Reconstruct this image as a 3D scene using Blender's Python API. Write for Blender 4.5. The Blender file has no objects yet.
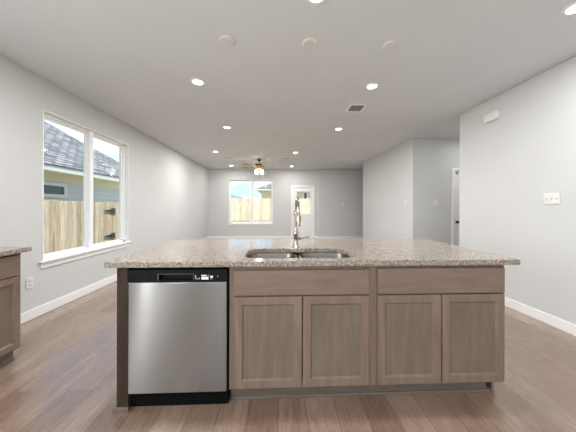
import bpy, bmesh, math, random
from mathutils import Vector, Matrix
random.seed(4)
S = bpy.context.scene
COL = S.collection
R = math.radians
CEIL = 2.74
XL, XR, YF, YB = -2.728, 2.901, 9.438, -2.4

# ------------------------------------------------------------------ camera
cd = bpy.data.cameras.new('camera')
cd.sensor_width = 36.0
cd.lens = 36.0 * 238.0 / 576.0
cd.shift_y = -(216.0 - 207.3) / 576.0
cd.clip_start = 0.05
cd.clip_end = 300
cam = bpy.data.objects.new('camera', cd)
COL.objects.link(cam)
cam.location = (0, 0, 1.245)
cam.rotation_euler = (Matrix.Rotation(R(-2.36), 3, 'Z') @ Matrix.Rotation(R(90), 3, 'X') @ Matrix.Rotation(R(0.15), 3, 'Z')).to_euler()
S.camera = cam

# ------------------------------------------------------------------ view / world / sun
S.view_settings.view_transform = 'Standard'
S.view_settings.look = 'None'
S.view_settings.gamma = 1.0
S.view_settings.use_curve_mapping = False
S.view_settings.exposure = 1.2
S.cycles.use_denoising = True
S.cycles.max_bounces = 10
S.cycles.diffuse_bounces = 6
S.cycles.sample_clamp_indirect = 6.0

w = bpy.data.worlds.new('sky')
S.world = w
w.use_nodes = True
nt = w.node_tree
nt.nodes.clear()
n_out = nt.nodes.new('ShaderNodeOutputWorld')
n_bg = nt.nodes.new('ShaderNodeBackground')
n_bg.inputs['Strength'].default_value = 0.78
n_tc = nt.nodes.new('ShaderNodeTexCoord')
n_sep = nt.nodes.new('ShaderNodeSeparateXYZ')
nt.links.new(n_tc.outputs['Generated'], n_sep.inputs[0])
n_ramp = nt.nodes.new('ShaderNodeValToRGB')
n_ramp.color_ramp.elements[0].position = 0.0
n_ramp.color_ramp.elements[0].color = (0.50, 0.68, 0.84, 1)
n_ramp.color_ramp.elements[1].position = 0.55
n_ramp.color_ramp.elements[1].color = (0.12, 0.34, 0.66, 1)
nt.links.new(n_sep.outputs['Z'], n_ramp.inputs[0])
n_map = nt.nodes.new('ShaderNodeMapping')
n_map.inputs['Scale'].default_value = (1.0, 1.0, 2.6)
n_map.inputs['Location'].default_value = (0.35, 0.2, 0.1)
nt.links.new(n_tc.outputs['Generated'], n_map.inputs[0])
n_noise = nt.nodes.new('ShaderNodeTexNoise')
n_noise.inputs['Scale'].default_value = 3.4
n_noise.inputs['Detail'].default_value = 7
n_noise.inputs['Roughness'].default_value = 0.58
nt.links.new(n_map.outputs[0], n_noise.inputs['Vector'])
n_cr = nt.nodes.new('ShaderNodeValToRGB')
n_cr.color_ramp.elements[0].position = 0.44
n_cr.color_ramp.elements[1].position = 0.60
nt.links.new(n_noise.outputs[0], n_cr.inputs[0])
n_mix = nt.nodes.new('ShaderNodeMix')
n_mix.data_type = 'RGBA'
nt.links.new(n_cr.outputs[0], n_mix.inputs[0])
nt.links.new(n_ramp.outputs[0], n_mix.inputs[6])
n_mix.inputs[7].default_value = (0.78, 0.80, 0.83, 1)
nt.links.new(n_mix.outputs[2], n_bg.inputs['Color'])
nt.links.new(n_bg.outputs[0], n_out.inputs[0])

sd = bpy.data.lights.new('sun', 'SUN')
sd.energy = 2.7
sd.angle = R(0.53)
sd.color = (1.0, 0.95, 0.88)
sun = bpy.data.objects.new('sun', sd)
COL.objects.link(sun)
sun.rotation_euler = Vector((0.42, -0.55, 1.0)).to_track_quat('Z', 'Y').to_euler()
sun.location = (6, -8, 14)

def area(name, loc, rot, sx, sy, power, color):
    ld = bpy.data.lights.new(name, 'AREA')
    ld.shape = 'RECTANGLE'
    ld.size, ld.size_y = sx, sy
    ld.energy = power
    ld.color = color
    o = bpy.data.objects.new(name, ld)
    COL.objects.link(o)
    o.location = loc
    o.rotation_euler = rot
    return o
# added frontal fill lamp, at an invented window in the unseen back wall
area('back_fill_lamp', (0.2, YB + 0.02, 1.35), (R(90), 0, 0), 3.4, 1.9, 10.0, (1.0, 1.0, 1.0))
# added side fill lamp at an invented left wall window, behind the picture edge
area('left_fill_lamp', (XL + 0.02, -0.25, 1.62), (0, R(-90), 0), 1.1, 1.9, 22.0, (0.95, 0.98, 1.0))
# strip lamp added for the dishwasher streak, at back end of left wall
area('streak_lamp', (XL + 0.02, -2.16, 1.15), (0, R(-90), 0), 1.9, 0.13, 14.0, (1.0, 1.0, 1.0))
# sky portals just outside the two windows in view (they emit nothing, they only guide the sampling of the sky)
area('left_window_portal', (-2.90, 3.66, 1.49), (0, R(-90), 0), 1.76, 1.57, 1, (1, 1, 1)).data.cycles.is_portal = True
area('far_window_portal', (-1.07, 9.60, 1.465), (R(-90), 0, 0), 1.72, 1.73, 1, (1, 1, 1)).data.cycles.is_portal = True
DOWNLIGHT_W = 7.3

# ------------------------------------------------------------------ node helpers
def new_mat(name):
    m = bpy.data.materials.new(name)
    m.use_nodes = True
    nt = m.node_tree
    b = nt.nodes['Principled BSDF']
    return m, nt, b

def N(nt, t, **kw):
    n = nt.nodes.new(t)
    for k, v in kw.items():
        setattr(n, k, v)
    return n

def coords(nt, scale=(1, 1, 1), rot=(0, 0, 0)):
    tc = N(nt, 'ShaderNodeTexCoord')
    mp = N(nt, 'ShaderNodeMapping')
    mp.inputs['Scale'].default_value = scale
    mp.inputs['Rotation'].default_value = rot
    nt.links.new(tc.outputs['Object'], mp.inputs[0])
    return mp.outputs[0]

def noise(nt, vec, scale, detail=4, rough=0.5, dist=0.0):
    n = N(nt, 'ShaderNodeTexNoise')
    n.inputs['Scale'].default_value = scale
    n.inputs['Detail'].default_value = detail
    n.inputs['Roughness'].default_value = rough
    n.inputs['Distortion'].default_value = dist
    nt.links.new(vec, n.inputs['Vector'])
    return n.outputs[0]

def ramp(nt, fac, stops):
    r = N(nt, 'ShaderNodeValToRGB')
    el = r.color_ramp.elements
    while len(el) < len(stops):
        el.new(0.5)
    for e, (p, c) in zip(el, stops):
        e.position = p
        e.color = (*c, 1) if len(c) == 3 else c
    nt.links.new(fac, r.inputs[0])
    return r.outputs[0]

def mix(nt, fac, a, b, mode='MIX'):
    m = N(nt, 'ShaderNodeMix')
    m.data_type = 'RGBA'
    m.blend_type = mode
    if isinstance(fac, (int, float)):
        m.inputs[0].default_value = fac
    else:
        nt.links.new(fac, m.inputs[0])
    for k, v in ((6, a), (7, b)):
        if isinstance(v, tuple):
            m.inputs[k].default_value = (*v, 1)
        else:
            nt.links.new(v, m.inputs[k])
    return m.outputs[2]

def bump(nt, b, height, strength=0.2, dist=0.01):
    n = N(nt, 'ShaderNodeBump')
    n.inputs['Strength'].default_value = strength
    n.inputs['Distance'].default_value = dist
    nt.links.new(height, n.inputs['Height'])
    nt.links.new(n.outputs[0], b.inputs['Normal'])

def plain(name, col, rough=0.5, metal=0.0, spec=0.5, var=0.04, vscale=8.0, bump_s=0.0, bump_scale=60):
    m, nt, b = new_mat(name)
    v = coords(nt)
    f = noise(nt, v, vscale, 3)
    lo = tuple(c * (1 - var) for c in col)
    hi = tuple(min(1, c * (1 + var)) for c in col)
    nt.links.new(ramp(nt, f, [(0.3, lo), (0.7, hi)]), b.inputs['Base Color'])
    b.inputs['Roughness'].default_value = rough
    b.inputs['Metallic'].default_value = metal
    b.inputs['Specular IOR Level'].default_value = spec
    if bump_s:
        bump(nt, b, noise(nt, v, bump_scale, 2), bump_s, 0.003)
    return m

def emit(name, col, strength):
    m, nt, b = new_mat(name)
    b.inputs['Base Color'].default_value = (*col, 1)
    b.inputs['Emission Color'].default_value = (*col, 1)
    b.inputs['Emission Strength'].default_value = strength
    return m

M = {}
M['wall'] = plain('wall_paint', (0.588, 0.597, 0.598), 0.75, spec=0.25, var=0.015, vscale=1.5, bump_s=0.10, bump_scale=90)
M['ceiling'] = plain('ceiling_paint', (0.67, 0.70, 0.72), 0.85, spec=0.2, var=0.015, vscale=2, bump_s=0.15, bump_scale=70)
M['trim'] = plain('white_trim_paint', (0.84, 0.84, 0.83), 0.35, var=0.01)
M['vinyl'] = plain('white_vinyl', (0.86, 0.87, 0.88), 0.35, var=0.01)
M['plastic'] = plain('white_plastic', (0.72, 0.71, 0.69), 0.4, var=0.01)
M['plastic_dim'] = plain('off_white_plastic', (0.66, 0.65, 0.63), 0.45, var=0.01)
M['black'] = plain('black_plastic', (0.006, 0.006, 0.006), 0.45, spec=0.12, var=0.1)
M['black_matte'] = plain('black_matte', (0.005, 0.005, 0.005), 0.8, spec=0.05, var=0.1)
M['grey_mark'] = plain('grey_print', (0.45, 0.45, 0.46), 0.5)
M['white_mark'] = plain('white_print', (0.85, 0.85, 0.85), 0.5)
M['vent_dark'] = plain('vent_shadow', (0.05, 0.05, 0.05), 0.8)
M['louvre'] = plain('grey_louvre_paint', (0.35, 0.35, 0.34), 0.6)
M['chrome'] = plain('polished_chrome', (0.46, 0.41, 0.37), 0.09, metal=1.0, var=0.01)
M['bronze'] = plain('oil_rubbed_bronze', (0.035, 0.02, 0.014), 0.4, metal=0.6)
M['brass'] = plain('antique_brass', (0.55, 0.30, 0.08), 0.35, metal=0.7)
M['black_iron'] = plain('black_iron', (0.02, 0.05, 0.045), 0.5)
M['globe'] = emit('lit_frosted_globe', (1.0, 0.86, 0.66), 3.0)
M['lens'] = emit('lit_downlight_lens', (1.0, 0.98, 0.94), 6.0)

def wood(name, c_dark, c_mid, c_light, grain_axis='Z', rough=0.42):
    m, nt, b = new_mat(name)
    sc = {'Z': (1.0, 1.0, 0.10), 'X': (0.10, 1.0, 1.0)}[grain_axis]
    v = coords(nt, sc)
    big = noise(nt, v, 8.0, 5, 0.6, 3.0)
    fine = noise(nt, v, 90.0, 4, 0.6)
    col = ramp(nt, big, [(0.30, c_dark), (0.50, c_mid), (0.72, c_light)])
    col = mix(nt, 0.18, col, ramp(nt, fine, [(0.35, c_dark), (0.65, c_light)]))
    nt.links.new(col, b.inputs['Base Color'])
    b.inputs['Roughness'].default_value = rough
    b.inputs['Specular IOR Level'].default_value = 0.45
    bump(nt, b, fine, 0.05, 0.002)
    return m
M['wood_v'] = wood('taupe_stained_wood', (0.160, 0.111, 0.082), (0.200, 0.142, 0.108), (0.240, 0.174, 0.134))
M['wood_h'] = wood('taupe_stained_wood_horizontal', (0.160, 0.111, 0.082), (0.200, 0.142, 0.108), (0.240, 0.174, 0.134), 'X')
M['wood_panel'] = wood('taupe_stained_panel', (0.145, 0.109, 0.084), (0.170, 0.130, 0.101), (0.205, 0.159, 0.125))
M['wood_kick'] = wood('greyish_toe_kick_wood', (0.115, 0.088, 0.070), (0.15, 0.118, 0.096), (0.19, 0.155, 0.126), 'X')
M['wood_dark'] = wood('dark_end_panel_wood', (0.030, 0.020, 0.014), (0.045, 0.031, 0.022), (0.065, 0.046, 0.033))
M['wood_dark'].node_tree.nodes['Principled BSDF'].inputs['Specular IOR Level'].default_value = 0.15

def floor_mat():
    m, nt, b = new_mat('vinyl_plank_floor')
    v = coords(nt, (1, 1, 1), (0, 0, R(90)))
    br = N(nt, 'ShaderNodeTexBrick')
    br.offset = 0.37
    br.offset_frequency = 2
    br.inputs['Scale'].default_value = 1.0
    br.inputs['Brick Width'].default_value = 1.22
    br.inputs['Row Height'].default_value = 0.178
    br.inputs['Mortar Size'].default_value = 0.0016
    br.inputs['Mortar Smooth'].default_value = 0.1
    br.inputs['Bias'].default_value = 0.0
    br.inputs['Color1'].default_value = (0, 0, 0, 1)
    br.inputs['Color2'].default_value = (1, 1, 1, 1)
    br.inputs['Mortar'].default_value = (0.2, 0.2, 0.2, 1)
    nt.links.new(v, br.inputs['Vector'])
    # grain, shifted per plank
    tc = N(nt, 'ShaderNodeTexCoord')
    off = N(nt, 'ShaderNodeVectorMath', operation='MULTIPLY_ADD')
    nt.links.new(br.outputs['Color'], off.inputs[0])
    off.inputs[1].default_value = (7.0, 3.0, 5.0)
    nt.links.new(tc.outputs['Object'], off.inputs[2])
    mp = N(nt, 'ShaderNodeMapping')
    mp.inputs['Scale'].default_value = (1.0, 0.085, 1.0)
    nt.links.new(off.outputs[0], mp.inputs[0])
    g = noise(nt, mp.outputs[0], 26, 6, 0.66, 1.8)
    f = noise(nt, mp.outputs[0], 120, 4, 0.65)
    base = ramp(nt, br.outputs['Color'], [(0.0, (0.215, 0.138, 0.097)), (0.35, (0.255, 0.170, 0.124)), (0.7, (0.295, 0.204, 0.153)), (1.0, (0.34, 0.245, 0.190))])
    gr = ramp(nt, g, [(0.30, (0.62, 0.60, 0.58)), (0.52, (0.95, 0.95, 0.95)), (0.75, (1.18, 1.19, 1.20))])
    fr = ramp(nt, f, [(0.32, (0.78, 0.76, 0.75)), (0.68, (1.16, 1.16, 1.16))])
    c = mix(nt, 1.0, base, gr, 'MULTIPLY')
    c = mix(nt, 0.8, c, fr, 'MULTIPLY')
    c = mix(nt, br.outputs['Fac'], c, (0.10, 0.07, 0.055))
    nt.links.new(c, b.inputs['Base Color'])
    rr = ramp(nt, g, [(0.3, (0.36,) * 3), (0.7, (0.24,) * 3)])
    nt.links.new(rr, b.inputs['Roughness'])
    b.inputs['Specular IOR Level'].default_value = 0.8
    b.inputs['Coat Weight'].default_value = 0.6
    b.inputs['Coat Roughness'].default_value = 0.22
    bump(nt, b, f, 0.12, 0.002)
    return m
M['floor'] = floor_mat()

def granite():
    m, nt, b = new_mat('speckled_granite')
    v = coords(nt)
    vv = N(nt, 'ShaderNodeTexVoronoi')
    vv.inputs['Scale'].default_value = 140
    nt.links.new(v, vv.inputs['Vector'])
    n1 = noise(nt, v, 75, 5, 0.65, 0.5)
    n2 = noise(nt, v, 150, 4, 0.7)
    n3 = noise(nt, v, 11, 4, 0.6, 1.0)
    c = ramp(nt, n1, [(0.34, (0.08, 0.058, 0.045)), (0.43, (0.23, 0.18, 0.148)), (0.54, (0.38, 0.33, 0.285)), (0.68, (0.52, 0.475, 0.43))])
    c = mix(nt, ramp(nt, n2, [(0.39, (1, 1, 1)), (0.45, (0, 0, 0))]), c, (0.03, 0.022, 0.02))
    c = mix(nt, ramp(nt, n2, [(0.62, (0, 0, 0)), (0.68, (1, 1, 1))]), c, (0.70, 0.67, 0.62))
    c = mix(nt, ramp(nt, n3, [(0.35, (0.30,) * 3), (0.6, (0, 0, 0))]), c, (0.22, 0.15, 0.12))
    nt.links.new(c, b.inputs['Base Color'])
    b.inputs['Roughness'].default_value = 0.09
    b.inputs['Specular IOR Level'].default_value = 0.6
    return m
M['granite'] = granite()

def steel(name, base, rough, aniso, scale=(1.5, 1, 220)):
    m, nt, b = new_mat(name)
    v = coords(nt, scale)
    n = noise(nt, v, 3, 3, 0.6)
    nt.links.new(ramp(nt, n, [(0.3, tuple(c * 0.93 for c in base)), (0.7, base)]), b.inputs['Base Color'])
    b.inputs['Metallic'].default_value = 1.0
    b.inputs['Roughness'].default_value = rough
    b.inputs['Anisotropic'].default_value = aniso
    tg = N(nt, 'ShaderNodeCombineXYZ')      # brushed sideways, so highlights stretch up and down
    tg.inputs[2].default_value = 1.0
    nt.links.new(tg.outputs[0], b.inputs['Tangent'])
    return m
M['steel'] = steel('brushed_stainless_steel', (0.31, 0.317, 0.32), 0.22, 0.97)
M['sink_steel'] = steel('sink_stainless_steel', (0.25, 0.235, 0.22), 0.32, 0.2, (1, 1, 1))

def glass():
    m = bpy.data.materials.new('window_glass')
    m.use_nodes = True
    nt = m.node_tree
    nt.nodes.clear()
    o = N(nt, 'ShaderNodeOutputMaterial')
    t = N(nt, 'ShaderNodeBsdfTransparent')
    t.inputs[0].default_value = (0.96, 0.98, 0.97, 1)
    g = N(nt, 'ShaderNodeBsdfGlossy')
    g.inputs['Roughness'].default_value = 0.02
    fr = N(nt, 'ShaderNodeFresnel')
    fr.inputs[0].default_value = 1.35
    mx = N(nt, 'ShaderNodeMixShader')
    ge = N(nt, 'ShaderNodeNewGeometry')
    inv = N(nt, 'ShaderNodeMath', operation='SUBTRACT')
    inv.inputs[0].default_value = 1.0
    nt.links.new(ge.outputs['Backfacing'], inv.inputs[1])
    mu = N(nt, 'ShaderNodeMath', operation='MULTIPLY')
    nt.links.new(fr.outputs[0], mu.inputs[0])
    nt.links.new(inv.outputs[0], mu.inputs[1])
    nt.links.new(mu.outputs[0], mx.inputs[0])
    nt.links.new(t.outputs[0], mx.inputs[1])
    nt.links.new(g.outputs[0], mx.inputs[2])
    nt.links.new(mx.outputs[0], o.inputs[0])
    return m
M['glass'] = glass()
M['dark_glass'] = plain('dark_house_glass', (0.04, 0.085, 0.075), 0.12)

def shingles():
    m, nt, b = new_mat('grey_roof_shingles')
    v = coords(nt)
    br = N(nt, 'ShaderNodeTexBrick')
    br.inputs['Scale'].default_value = 1.0
    br.inputs['Brick Width'].default_value = 0.32
    br.inputs['Row Height'].default_value = 0.15
    br.inputs['Mortar Size'].default_value = 0.02
    br.inputs['Color1'].default_value = (0.17, 0.17, 0.185, 1)
    br.inputs['Color2'].default_value = (0.40, 0.40, 0.415, 1)
    br.inputs['Mortar'].default_value = (0.07, 0.07, 0.075, 1)
    tc = N(nt, 'ShaderNodeTexCoord')
    nt.links.new(tc.outputs['UV'], br.inputs['Vector'])
    f = noise(nt, v, 9, 4, 0.7)
    c = mix(nt, 0.6, br.outputs['Color'], ramp(nt, f, [(0.3, (0.75,) * 3), (0.7, (1.2,) * 3)]), 'MULTIPLY')
    nt.links.new(c, b.inputs['Base Color'])
    b.inputs['Roughness'].default_value = 0.95
    b.inputs['Specular IOR Level'].default_value = 0.1
    return m
M['shingle'] = shingles()

def siding(name, c):
    m, nt, b = new_mat(name)
    tc = N(nt, 'ShaderNodeTexCoord')
    sp = N(nt, 'ShaderNodeSeparateXYZ')
    nt.links.new(tc.outputs['Object'], sp.inputs[0])
    mu = N(nt, 'ShaderNodeMath', operation='MULTIPLY')
    mu.inputs[1].default_value = 1 / 0.17
    nt.links.new(sp.outputs['Z'], mu.inputs[0])
    fr = N(nt, 'ShaderNodeMath', operation='FRACT')
    nt.links.new(mu.outputs[0], fr.inputs[0])
    col = ramp(nt, fr.outputs[0], [(0.0, tuple(x * 0.6 for x in c)), (0.10, c), (1.0, c)])
    nt.links.new(col, b.inputs['Base Color'])
    b.inputs['Roughness'].default_value = 0.8
    bump(nt, b, fr.outputs[0], 0.4, 0.01)
    return m
M['siding_grey'] = siding('grey_lap_siding', (0.68, 0.68, 0.70))
M['siding_cream'] = siding('cream_lap_siding', (0.66, 0.58, 0.47))
M['fascia'] = plain('pale_fascia_paint', (0.74, 0.74, 0.72), 0.7)
M['frieze'] = plain('cream_frieze_paint', (0.86, 0.77, 0.60), 0.7)
M['house_trim'] = plain('white_house_trim', (0.8, 0.8, 0.78), 0.6)
M['stucco'] = plain('peach_stucco', (0.74, 0.60, 0.50), 0.9)
M['far_roof'] = plain('blue_grey_far_roof', (0.25, 0.28, 0.33), 0.9, var=0.2, vscale=3)

def cedar():
    m, nt, b = new_mat('cedar_fence_boards')
    v = coords(nt, (1, 1, 0.07))
    g = noise(nt, v, 22, 5, 0.6, 1.0)
    at = N(nt, 'ShaderNodeAttribute')
    at.attribute_name = 'tone'
    per = ramp(nt, at.outputs['Fac'], [(0.0, (0.56, 0.46, 0.35)), (0.5, (0.74, 0.61, 0.47)), (1.0, (0.80, 0.72, 0.60))])
    c = mix(nt, 1.0, per, ramp(nt, g, [(0.32, (0.62, 0.60, 0.56)), (0.6, (1.05,) * 3)]), 'MULTIPLY')
    knots = N(nt, 'ShaderNodeTexVoronoi')
    knots.inputs['Scale'].default_value = 5.5
    nt.links.new(coords(nt, (1, 1, 0.6)), knots.inputs['Vector'])
    c = mix(nt, ramp(nt, knots.outputs['Distance'], [(0.06, (0.8,) * 3), (0.10, (0, 0, 0))]), c, (0.20, 0.12, 0.07))
    nt.links.new(c, b.inputs['Base Color'])
    b.inputs['Roughness'].default_value = 0.85
    return m
M['cedar'] = cedar()
def grass_m():
    m, nt, b = new_mat('lawn_grass')
    v = coords(nt)
    n = noise(nt, v, 1.8, 6, 0.7)
    nt.links.new(ramp(nt, n, [(0.3, (0.24, 0.26, 0.12)), (0.55, (0.42, 0.41, 0.22)), (0.75, (0.55, 0.50, 0.33))]), b.inputs['Base Color'])
    b.inputs['Roughness'].default_value = 0.95
    return m
M['lawn'] = grass_m()

# ------------------------------------------------------------------ mesh helpers
def box(bm, x0, x1, y0, y1, z0, z1):
    vs = [bm.verts.new(p) for p in ((x0, y0, z0), (x1, y0, z0), (x1, y1, z0), (x0, y1, z0), (x0, y0, z1), (x1, y0, z1), (x1, y1, z1), (x0, y1, z1))]
    for f in ((0, 3, 2, 1), (4, 5, 6, 7), (0, 1, 5, 4), (1, 2, 6, 5), (2, 3, 7, 6), (3, 0, 4, 7)):
        bm.faces.new([vs[i] for i in f])
    return vs

def loft(bm, rings, close_ends=(True, True), cyclic=False):
    """rings: lists of points with the same count, each closed"""
    rv = [[bm.verts.new(p) for p in r] for r in rings]
    n = len(rv[0])
    pairs = list(zip(rv, rv[1:]))
    if cyclic:
        pairs.append((rv[-1], rv[0]))
    for a, b in pairs:
        for i in range(n):
            j = (i + 1) % n
            bm.faces.new((a[i], a[j], b[j], b[i]))
    if not cyclic:
        if close_ends[0]:
            bm.faces.new(rv[0][::-1])
        if close_ends[1]:
            bm.faces.new(rv[-1])

def lathe(bm, prof, c=(0, 0, 0), n=24, axis='Z', caps=(True, True)):
    rings = []
    for r, h in prof:
        ring = []
        for i in range(n):
            a = 2 * math.pi * i / n
            p = (r * math.cos(a), r * math.sin(a), h)
            if axis == 'X':
                p = (h, p[0], p[1])
            elif axis == 'Y':
                p = (p[1], h, p[0])
            ring.append((p[0] + c[0], p[1] + c[1], p[2] + c[2]))
        rings.append(ring)
    loft(bm, rings, caps)

def tube(bm, pts, radii, n=12):
    pts = [Vector(p) for p in pts]
    if isinstance(radii, (int, float)):
        radii = [radii] * len(pts)
    rings = []
    up = Vector((0.123, 0.9, 0.3)).normalized()
    for i, p in enumerate(pts):
        t = (pts[min(i + 1, len(pts) - 1)] - pts[max(i - 1, 0)]).normalized()
        u = (up - t * up.dot(t)).normalized()
        v = t.cross(u)
        up = u
        rings.append([p + (u * math.cos(2 * math.pi * k / n) + v * math.sin(2 * math.pi * k / n)) * radii[i] for k in range(n)])
    loft(bm, rings)

def rrect(x0, x1, y0, y1, r, z, k=6):
    out = []
    for cx, cy, a0 in ((x1 - r, y1 - r, 0), (x0 + r, y1 - r, 90), (x0 + r, y0 + r, 180), (x1 - r, y0 + r, 270)):
        for i in range(k + 1):
            a = R(a0 + 90 * i / k)
            out.append((cx + r * math.cos(a), cy + r * math.sin(a), z))
    return out

def build(name, bm, mat, parent=None, bevel=0.0, smooth=False, seg=2):
    bmesh.ops.recalc_face_normals(bm, faces=bm.faces)
    me = bpy.data.meshes.new(name)
    bm.to_mesh(me)
    bm.free()
    me.materials.append(mat)
    o = bpy.data.objects.new(name, me)
    COL.objects.link(o)
    if parent is not None:
        o.parent = parent
    if bevel:
        md = o.modifiers.new('bevel', 'BEVEL')
        md.width = bevel
        md.segments = seg
        md.limit_method = 'ANGLE'
        md.angle_limit = R(50)
    if smooth:
        for p in me.polygons:
            p.use_smooth = True
        if smooth is not True:
            try:
                me.set_sharp_from_angle(angle=R(smooth))
            except Exception:
                pass
    return o

def new():
    return bmesh.new()

def boxes(name, lst, mat, parent=None, bevel=0.0):
    bm = new()
    for b in lst:
        box(bm, *b)
    return build(name, bm, mat, parent, bevel)

def tag(o, label, cat, group=None):
    o['label'] = label
    o['category'] = cat
    if group:
        o['group'] = group
    return o

def thing(name, label, cat, loc=(0, 0, 0), rz=0.0, group=None):
    o = bpy.data.objects.new(name, None)
    o.empty_display_size = 0.1
    COL.objects.link(o)
    o.location = loc
    o.rotation_euler = (0, 0, rz)
    return tag(o, label, cat, group)

def struct(o):
    o['kind'] = 'structure'
    return o

def copy_tree(o, parent=None):
    c = o.copy()
    COL.objects.link(c)
    c.parent = parent
    for ch in list(o.children):
        copy_tree(ch, c)
    return c

def wall_cells(u0, u1, z0, z1, holes):
    """rectangles of a wall left around its holes (u0,u1,z0,z1)"""
    us = sorted({u0, u1, *[h[0] for h in holes], *[h[1] for h in holes]})
    out = []
    for a, b in zip(us, us[1:]):
        m = (a + b) / 2
        zs = z0
        for h in sorted([h for h in holes if h[0] < m < h[1]], key=lambda h: h[2]):
            if h[2] > zs:
                out.append((a, b, zs, h[2]))
            zs = h[3]
        if zs < z1:
            out.append((a, b, zs, z1))
    return out

def wall(name, axis, pos, thick, u0, u1, holes=(), z1=CEIL, bevel=0.0):
    """axis 'X': a wall in a plane x=pos, running in y; thick may be negative"""
    bm = new()
    a, b = sorted((pos, pos + thick))
    for (p, q, r, s) in wall_cells(u0, u1, 0, z1, holes):
        if axis == 'X':
            box(bm, a, b, p, q, r, s)
        else:
            box(bm, p, q, a, b, r, s)
    bmesh.ops.remove_doubles(bm, verts=bm.verts, dist=1e-5)
    return struct(build(name, bm, M['wall'], None, bevel))

# ------------------------------------------------------------------ room shell
T = 0.14
struct(boxes('floor', [(XL - T, 5.4, YB - T, YF + T, -0.12, 0.0)], M['floor']))
struct(boxes('ceiling', [(XL - T, 5.4, YB - T, YF + T, CEIL, CEIL + 0.1)], M['ceiling']))

WL = (2.875, 4.440, 0.615, 2.370)      # left window opening: y0 y1 z0 z1
WF = (-1.930, -0.210, 0.600, 2.330)    # far window opening: x0 x1 z0 z1
DF = (0.570, 1.380, 0.0, 2.045)        # far door opening
WB = (-1.6, 2.0, 0.35, 2.35)           # added back window, unseen, around the frontal fill lamp
WS = (-2.30, -2.02, 0.15, 2.15)        # added narrow window, unseen, around the streak lamp
WK = (-1.25, 0.75, 1.05, 2.20)         # added window behind the picture edge, around the side fill lamp
wall('wall_left', 'X', XL, -T, YB - T, YF + T, [WL, WK, WS])
wall('wall_right', 'X', XR, T, YB - T, 3.704, bevel=0.012)
wall('wall_far', 'Y', YF, T, XL, 5.4, [WF, DF])
wall('wall_back', 'Y', YB, -T, XL, XR, [WB])
# wall block between the hallway and the far opening, and the hallway behind it
wall('wall_hall', 'Y', 5.017, T, XR, 5.26, [(3.825, 4.60, 0, 2.045)])
wall('wall_middle', 'X', XR, T, 5.017 + T, 8.04)
wall('wall_hall_near', 'Y', 3.704 - T, T, XR + T, 5.26)
wall('wall_hall_end', 'X', 5.26, T, YB - T, YF)
wall('wall_alcove', 'Y', 8.04 - T, T, XR + T, 5.26)
# shallow furred-out section of the far wall to the right of the patio door
struct(boxes('wall_far_pier', [(1.566, 5.26, YF - 0.22, YF, 0, CEIL)], M['wall'], None, 0.012))
struct(boxes('wall_closet', [(3.7, 4.75, 5.6, 5.66, 0, CEIL)], M['wall']))['kind'] = 'structure'

BH, BT = 0.108, 0.015
def baseboard(name, lst):
    struct(boxes(name, lst, M['trim'], None, 0.004))
baseboard('baseboard_left', [(XL, XL + BT, 2.05, YF, 0, BH)])
baseboard('baseboard_right', [(XR - BT, XR, YB, 3.704, 0, BH), (XR - BT, XR + T, 3.704, 3.704 + BT, 0, BH)])
baseboard('baseboard_far', [(XL, 0.505, YF - BT, YF, 0, BH), (1.445, 1.566, YF - BT, YF, 0, BH), (1.566 - BT, 1.566, YF - 0.22 - BT, YF - BT, 0, BH), (1.566, 5.26, YF - 0.22 - BT, YF - 0.22, 0, BH)])
baseboard('baseboard_middle', [(XR - BT, XR, 5.017, 8.04, 0, BH)])
baseboard('baseboard_hall', [(XR - BT, 3.76, 5.017 - BT, 5.017, 0, BH)])

# ------------------------------------------------------------------ windows
def window(name, label_axis, o, sgn, u0, u1, z0, z1, units=2, mull=0.07, stool=True):
    """twin window. axis 'X' plane x=o, outside towards sgn; u runs along the wall"""
    root = bpy.data.objects.new(name, None)
    COL.objects.link(root)
    struct(root)
    def bx(lst, nm, mat, par, bev=0.003):
        out = []
        for (p, q, d0, d1, r, s) in lst:      # depth measured outwards from the wall's inner face
            a, b = sorted((o + sgn * d0, o + sgn * d1))
            out.append((a, b, p, q, r, s) if label_axis == 'X' else (p, q, a, b, r, s))
        return boxes(nm, out, mat, par, bev)
    fw = 0.035
    um = (u0 + u1) / 2
    # outer frame + mullion
    bx([(u0, u0 + fw, 0.06, 0.13, z0, z1), (u1 - fw, u1, 0.06, 0.13, z0, z1), (u0, u1, 0.06, 0.13, z1 - fw, z1), (u0, u1, 0.06, 0.13, z0, z0 + fw)] +
       ([(um - mull / 2, um + mull / 2, 0.045, 0.13, z0, z1)] if units == 2 else []), 'window_frame', M['vinyl'], root)
    segs = [(u0 + fw, um - mull / 2), (um + mull / 2, u1 - fw)] if units == 2 else [(u0 + fw, u1 - fw)]
    for a, b in segs:
        s = 0.022
        sash = bx([(a, a + s, 0.085, 0.12, z0 + fw, z1 - fw), (b - s, b, 0.085, 0.12, z0 + fw, z1 - fw),
                   (a, b, 0.085, 0.12, z1 - fw - s, z1 - fw), (a, b, 0.085, 0.12, z0 + fw, z0 + fw + s)], 'sash', M['vinyl'], root)
        bx([(a + s, b - s, 0.100, 0.104, z0 + fw + s, z1 - fw - s)], 'pane', M['glass'], sash, 0)
    # white liner strips around the opening
    bx([(u0 - 0.004, u0 + 0.006, -0.006, 0.06, z0, z1), (u1 - 0.006, u1 + 0.004, -0.006, 0.06, z0, z1), (u0, u1, -0.006, 0.06, z1 - 0.008, z1 + 0.004)], 'jamb_liner', M['trim'], root, 0.002)
    if stool:
        bx([(u0 - 0.045, u1 + 0.045, -0.045, 0.06, z0 - 0.018, z0 + 0.004)], 'window_sill', M['trim'], root, 0.005)
        bx([(u0 - 0.03, u1 + 0.03, -0.016, 0.0, z0 - 0.085, z0 - 0.022)], 'apron', M['trim'], root, 0.004)
    return root
window('window_1', 'X', XL, -1, *WL)
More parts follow.
